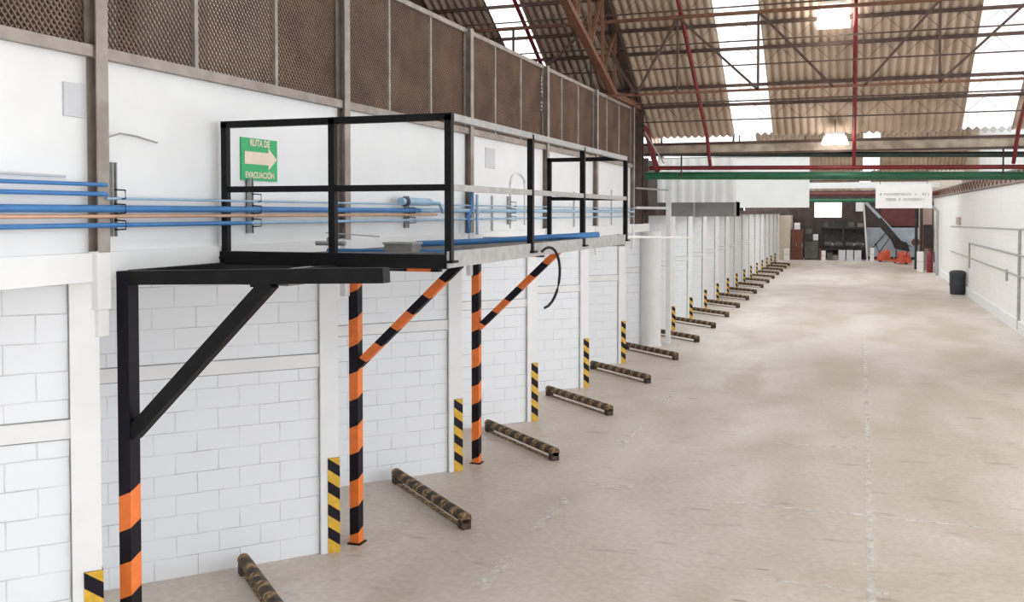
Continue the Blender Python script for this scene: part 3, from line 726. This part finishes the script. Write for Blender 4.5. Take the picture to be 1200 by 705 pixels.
for x in (SX0+.15, SX1-.15): MB().tube([(x,36.02,SZ1),(x,36.02,11.7)], .01, 5).build('hanger', M['dark_steel'], t)
FY = 60.
pipe('cross_pipe', [(-4.8,FY,4.62),(5,FY,4.62)], .12, M['maroon'], 'maroon pipe crossing the far aisle behind the hanging sign', 'pipe')
pipe('cross_pipe', [(-4.8,FY,4.22),(2.0,FY,4.22)], .12, M['green'], 'second green pipe crossing the far aisle below the maroon one', 'pipe')
b = MB(); b.box(-4.8,5,FY+.3,FY+.4,4.95,5.3); tag(b.build('cross_girder', M['sheet'], loc=(0,FY+.3,4.95)), 'white girder crossing the far aisle above the maroon pipe', 'girder')
b = MB(); b.box(-2.75,-.8,YE-.06,YE,3.15,4.4); struct(b.build('window_2', M['litwindow']))
b = MB(); b.box(.22,.72,YE-.5,YE-.45,3.6,4.5); tag(b.build('notice_board', M['signwhite'], loc=(.47,YE-.47,3.6)), 'small white notice board right of the bright far window', 'board')
b = MB(); b.box(2.0,4.4,YE-.12,YE,2.5,4.1); tag(b.build('maroon_panel', M['maroon'], loc=(3.2,YE-.1,2.5)), 'maroon panel on the far wall under the hanging sign', 'panel')
t = thing('tall_cabinet', 'tall red-brown cabinet standing at the left of the far wall', 'cabinet', (-3.9,74.5,0))
b = MB(); b.box(-4.3,-3.45,74.2,75,0,2.25); b.build('body', M['rust'], t)
for x in (-4.28,-3.86): b = MB(); b.box(x,x+.40,74.17,74.2,.08,2.2); d = b.build('door', M['rust'], t); b = MB(); b.box(x+.34,x+.37,74.14,74.17,1.0,1.25); b.build('handle', M['galv'], d)
t = thing('dark_cupboard', 'dark low cupboard with a pale box on top beside the tall cabinet', 'cupboard', (-2.9,74.5,0))
b = MB(); b.box(-3.35,-2.35,74.2,75,0,1.45); b.build('body', M['machine'], t)
for x in (-3.33,-2.84): b = MB(); b.box(x,x+.47,74.17,74.2,.08,1.4); b.build('door', M['machine2'], t)
def carton(x0,x1,y0,y1,z0,z1,label,mat='signwhite',name='carton',cat='box',group=None):
    t = thing(name, label, cat, ((x0+x1)/2,(y0+y1)/2,z0), group)
    b = MB(); b.box(x0,x1,y0,y1,z0,z1); b.build('body', M[mat], t, bevel=.01)
    b = MB(); b.box(x0,x1,y0-.004,y0,(z0+z1)/2-.03,(z0+z1)/2+.03); b.build('tape', M['plate'], t)
carton(-2.75,-2.4,74.3,74.7,1.45,1.9,'pale box standing on the dark low cupboard')
carton(-4.1,-3.7,74.35,74.8,2.25,2.75,'white box on top of the tall red-brown cabinet')
carton(-4.75,-4.38,73.0,73.38,0,.85,'white box on the floor against the beige wall end', 'signwhite')
# rack of machines
t = thing('machine_bench', 'long dark workbench full of machinery along the far wall', 'workbench', (0,75,0))
b = MB(); b.box(-2.2,.9,74.8,76.4,2.35,2.45); b.box(-2.2,.9,74.8,76.4,.72,.8); b.build('shelf', M['machine'], t)
for x in (-2.15,-.65,.85):
    for y in (74.85,76.3): b = MB(); b.box(x-.05,x+.05,y-.05,y+.05,0,2.9); b.build('leg', M['machine'], t)
b = MB(); b.box(-2.1,.8,76.3,76.4,.8,2.3); b.build('back_panel', M['machine2'], t)
for i, x in enumerate((-1.7,-1.0,-.2,.45)):
    l = ('leftmost','second from left','third from left','rightmost')[i]
    t = thing('pump_motor', 'dark motor on the far workbench, %s of four' % l, 'motor', (x,75.3,.8), 'motors on the far workbench')
    MB().tube([(x-.25,75.3,1.12),(x+.25,75.3,1.12)], .22, 14).build('body', M['machine2'], t, smooth=True)
    MB().tube([(x+.25,75.3,1.12),(x+.38,75.3,1.12)], .12, 12).build('end_cap', M['galv'], t, smooth=True)
    b = MB(); b.box(x-.22,x+.22,75.15,75.45,.8,.92); b.build('base', M['machine'], t)
for i in range(3):
    carton(-.95+i*.55,-.47+i*.55,74.0,74.5,0,.75,'pale carton on the floor before the far workbench, %s of three' % ('left','middle','right')[i], 'plate', group='cartons before the far workbench')
carton(1.22,1.5,74.2,74.5,0,.95,'slim white canister at the foot of the leaning pole', 'signwhite', 'canister', 'canister')
carton(-2.15,-1.85,74.1,74.4,0,.7,'white drum standing left of the far workbench', 'signwhite', 'canister', 'canister')
cl = random.Random(11)
LAB = ['dark crate beside the tall cabinet, lowest of its pile','dark crate on top of the pile beside the tall cabinet','small olive crate on the upper bench shelf, far left','grey crate on the upper bench shelf, second from left','dark crate on the upper bench shelf, middle','olive crate on the upper bench shelf, fourth along','tan crate on the upper bench shelf, right end','rust-coloured crate leaning low by the cartons','green-grey crate left of the cartons on the floor','tan crate between the drum and the cartons']
CR = [(-3.3,-2.8,74.0,1.45,1.95,'machine'),(-3.25,-2.85,74.0,1.95,2.4,'machine2'),(-2.1,-1.75,75.0,2.45,2.85,'machine2'),(-1.6,-1.2,75.0,2.45,2.75,'bin'),(-1.1,-.5,75.0,2.45,3.0,'machine'),(-.3,.1,75.0,2.45,2.9,'machine2'),(.35,.75,75.0,2.45,2.8,'brown_steel'),(-2.31,-2.18,74.0,0,.9,'rust'),(-1.75,-1.35,74.1,0,.6,'machine2'),(-1.32,-1.0,74.1,0,.45,'brown_steel')]
for l, (x0,x1,y,z0,z1,m) in zip(LAB, CR):
    t = thing('storage_crate', l, 'crate', ((x0+x1)/2,y+.25,z0), 'dark crates at the far wall')
    b = MB(); b.box(x0,x1,y,y+.5,z0,z1); b.build('body', M[m], t)
    b = MB(); b.box(x0-.02,x1+.02,y-.02,y+.52,z1-.07,z1); b.build('rim', M['machine'], t)
# pole and conveyor
tag(MB().bar((1.05,74.3,0),(.72,74.4,4.55),.12,.12).build('upright_pole', M['plate'], loc=(.95,75,0)), 'pale upright pole leaning slightly beside the inclined conveyor', 'pole')
t = thing('inclined_conveyor', 'inclined pale conveyor boom descending to a black hopper at the far end', 'conveyor', (3,74.5,0))
MB().bar((.85,74.6,4.3),(2.6,74.6,2.37),.12,.2).build('boom', M['paleplate'], t)
MB().bar((1.75,74.6,3.0),(3.4,74.6,1.0),.4,.5).build('chute', M['machine'], t)
MB().bar((1.0,74.45,3.85),(2.3,74.45,2.4),.05,.05).build('rail', M['machine'], t)
b = MB(); b.quad_box([(2.9,74.2,.9),(3.9,74.2,.7),(3.9,75,.7),(2.9,75,.9),(2.6,74.1,1.7),(3.7,74.1,1.35),(3.7,75.1,1.35),(2.6,75.1,1.7)]); b.build('hopper', M['machine'], t)
for x in (3.0,3.75): MB().bar((x,74.6,.85),(x,74.6,0),.08,.08).build('leg', M['machine'], t)
t = thing('pale_partition', 'low pale blue-grey sheet partition behind the orange pallet trucks', 'partition', (2.8,75.6,0))
b = MB(); b.box(.98,4.9,75.6,75.66,.25,2.4); b.build('sheet', M['paleplate'], t)
for x in (1.05,2.9,4.8): MB().bar((x,75.7,0),(x,75.7,2.4),.08,.08).build('post', M['galv'], t)
MB().tube([(4.35,75.56,1.35),(4.35,75.62,1.35)], .28, 18).build('port_ring', M['rust'], t, smooth=True)
MB().bar((1.2,75.57,.6),(2.3,75.57,2.0),.03,.06).build('lattice_bar', M['machine'], t)
MB().bar((1.9,75.57,.6),(2.6,75.57,1.7),.03,.06).build('lattice_bar', M['machine'], t)
def pallet_truck(x, y, rot, label):
    t = thing('pallet_truck', label, 'pallet truck', (x,y,0), 'pallet trucks at the far end', rot)
    for s in (-.2,.2):
        b = MB(); b.box(-.9,.35,s-.09,s+.09,.08,.2); b.build('fork', M['orange2'], t, local=True)
        MB().tube([(-.75,s-.05,.07),(-.75,s+.05,.07)], .07, 10).build('wheel', M['rubber'], t, local=True)
    b = MB(); b.quad_box([(.0,-.42,.1),(.75,-.36,.1),(.75,.36,.1),(.0,.42,.1),(.08,-.36,.85),(.62,-.25,.62),(.62,.25,.62),(.08,.36,.85)]); b.build('body', M['orange2'], t, local=True)
    MB().tube([(.6,-.08,.09),(.6,.08,.09)], .09, 12).build('wheel', M['rubber'], t, local=True)
    MB().tube([(.58,0,.45),(.95,0,1.25)], .03, 8).build('tiller', M['machine'], t, local=True)
    MB().tube([(.93,-.18,1.22),(.97,0,1.32),(.93,.18,1.22)], .025, 8).build('handle', M['rubber'], t, local=True)
pallet_truck(2.45, 73.2, R(200), 'orange-red pallet truck lying low before the pale partition, left of the two')
pallet_truck(3.25, 70.6, R(-70), 'orange-red pallet truck standing at an angle, right of the two')
# right far corner: pink pier, pipe cluster, extinguisher
b = MB(); b.box(4.02,4.56,63.2,64.6,0,4.3); tag(b.build('brick_pier', M['pink'], loc=(4.3,63.9,0)), 'pinkish pier against the right wall near the far corner', 'pier')
for i, (x, y, m, l) in enumerate(((3.92,62.9,'dark_steel','dark riser pipe in the far right corner, nearest of its cluster'), (3.72,64.2,'machine','dark riser pipe in the far right corner, middle of its cluster'), (3.86,66.5,'dark_steel','dark riser pipe in the far right corner, rearmost of its cluster'))):
    pipe('corner_riser', [(x,y,0),(x,y,4.6)], .09, M[m], l, 'pipe')
pipe('corner_elbow_pipe', [(2.9,58,4.4),(4.1,58,3.9),(4.45,58,3.6),(4.45,58,.0)], .08, M['galv'], 'grey pipe sloping right from the hanging sign then dropping down the wall')
t = thing('control_cabinet', 'dark control cabinet on the right side near the far corner', 'cabinet', (4.25,62,0))
b = MB(); b.box(3.98,4.5,62.3,62.7,1.35,2.8); b.build('body', M['rust'], t, bevel=.01)
b = MB(); b.box(4.01,4.47,62.27,62.3,1.4,2.75); b.build('door', M['machine'], t)
for x in (4.05,4.42): MB().bar((x,62.5,0),(x,62.5,1.36),.06,.06).build('leg', M['machine'], t)
t = thing('fire_extinguisher', 'red fire extinguisher standing by the right wall near the far corner', 'fire extinguisher', (4.3,61,0))
MB().lathe((4.3,61,0), [(.16,0),(.17,.03),(.17,1.0),(.12,1.13),(.05,1.2),(.05,1.28)], 18).build('cylinder', M['red'], t, smooth=True)
MB().bar((4.2,61,1.3),(4.45,61,1.36),.05,.04).build('handle', M['machine'], t)
MB().tube([(4.3,61,1.27),(4.52,60.95,1.2),(4.53,60.95,.6)], .03, 7).build('hose', M['rubber'], t, smooth=True)
carton(3.62,3.98,61.2,61.6,0,1.2,'pale drum standing left of the fire extinguisher', 'signwhite', 'drum', 'drum')

# ------------------------------------------------------------------ light, camera, look
w = bpy.data.worlds.new('World'); bpy.context.scene.world = w; w.use_nodes = True
bg = w.node_tree.nodes['Background']; bg.inputs['Color'].default_value = (.905,.955,1.0,1); bg.inputs['Strength'].default_value = 2.2

cam = bpy.data.cameras.new('camera'); co = bpy.data.objects.new('camera', cam); C.objects.link(co)
co.location = (0,0,3.5); co.rotation_euler = (R(90-1.64), 0, R(19.609))
cam.sensor_width = 36; cam.lens = 1120/1200*36; cam.shift_y = -71.32/1200; cam.clip_end = 300; cam.clip_start = .05
S = bpy.context.scene; S.camera = co
S.view_settings.view_transform = 'Standard'; S.view_settings.look = 'None'; S.view_settings.gamma = 1; S.view_settings.exposure = 0.50
S.view_settings.use_curve_mapping = False
S.cycles.use_denoising = True; S.cycles.max_bounces = 10; S.cycles.diffuse_bounces = 6; S.cycles.transparent_max_bounces = 16
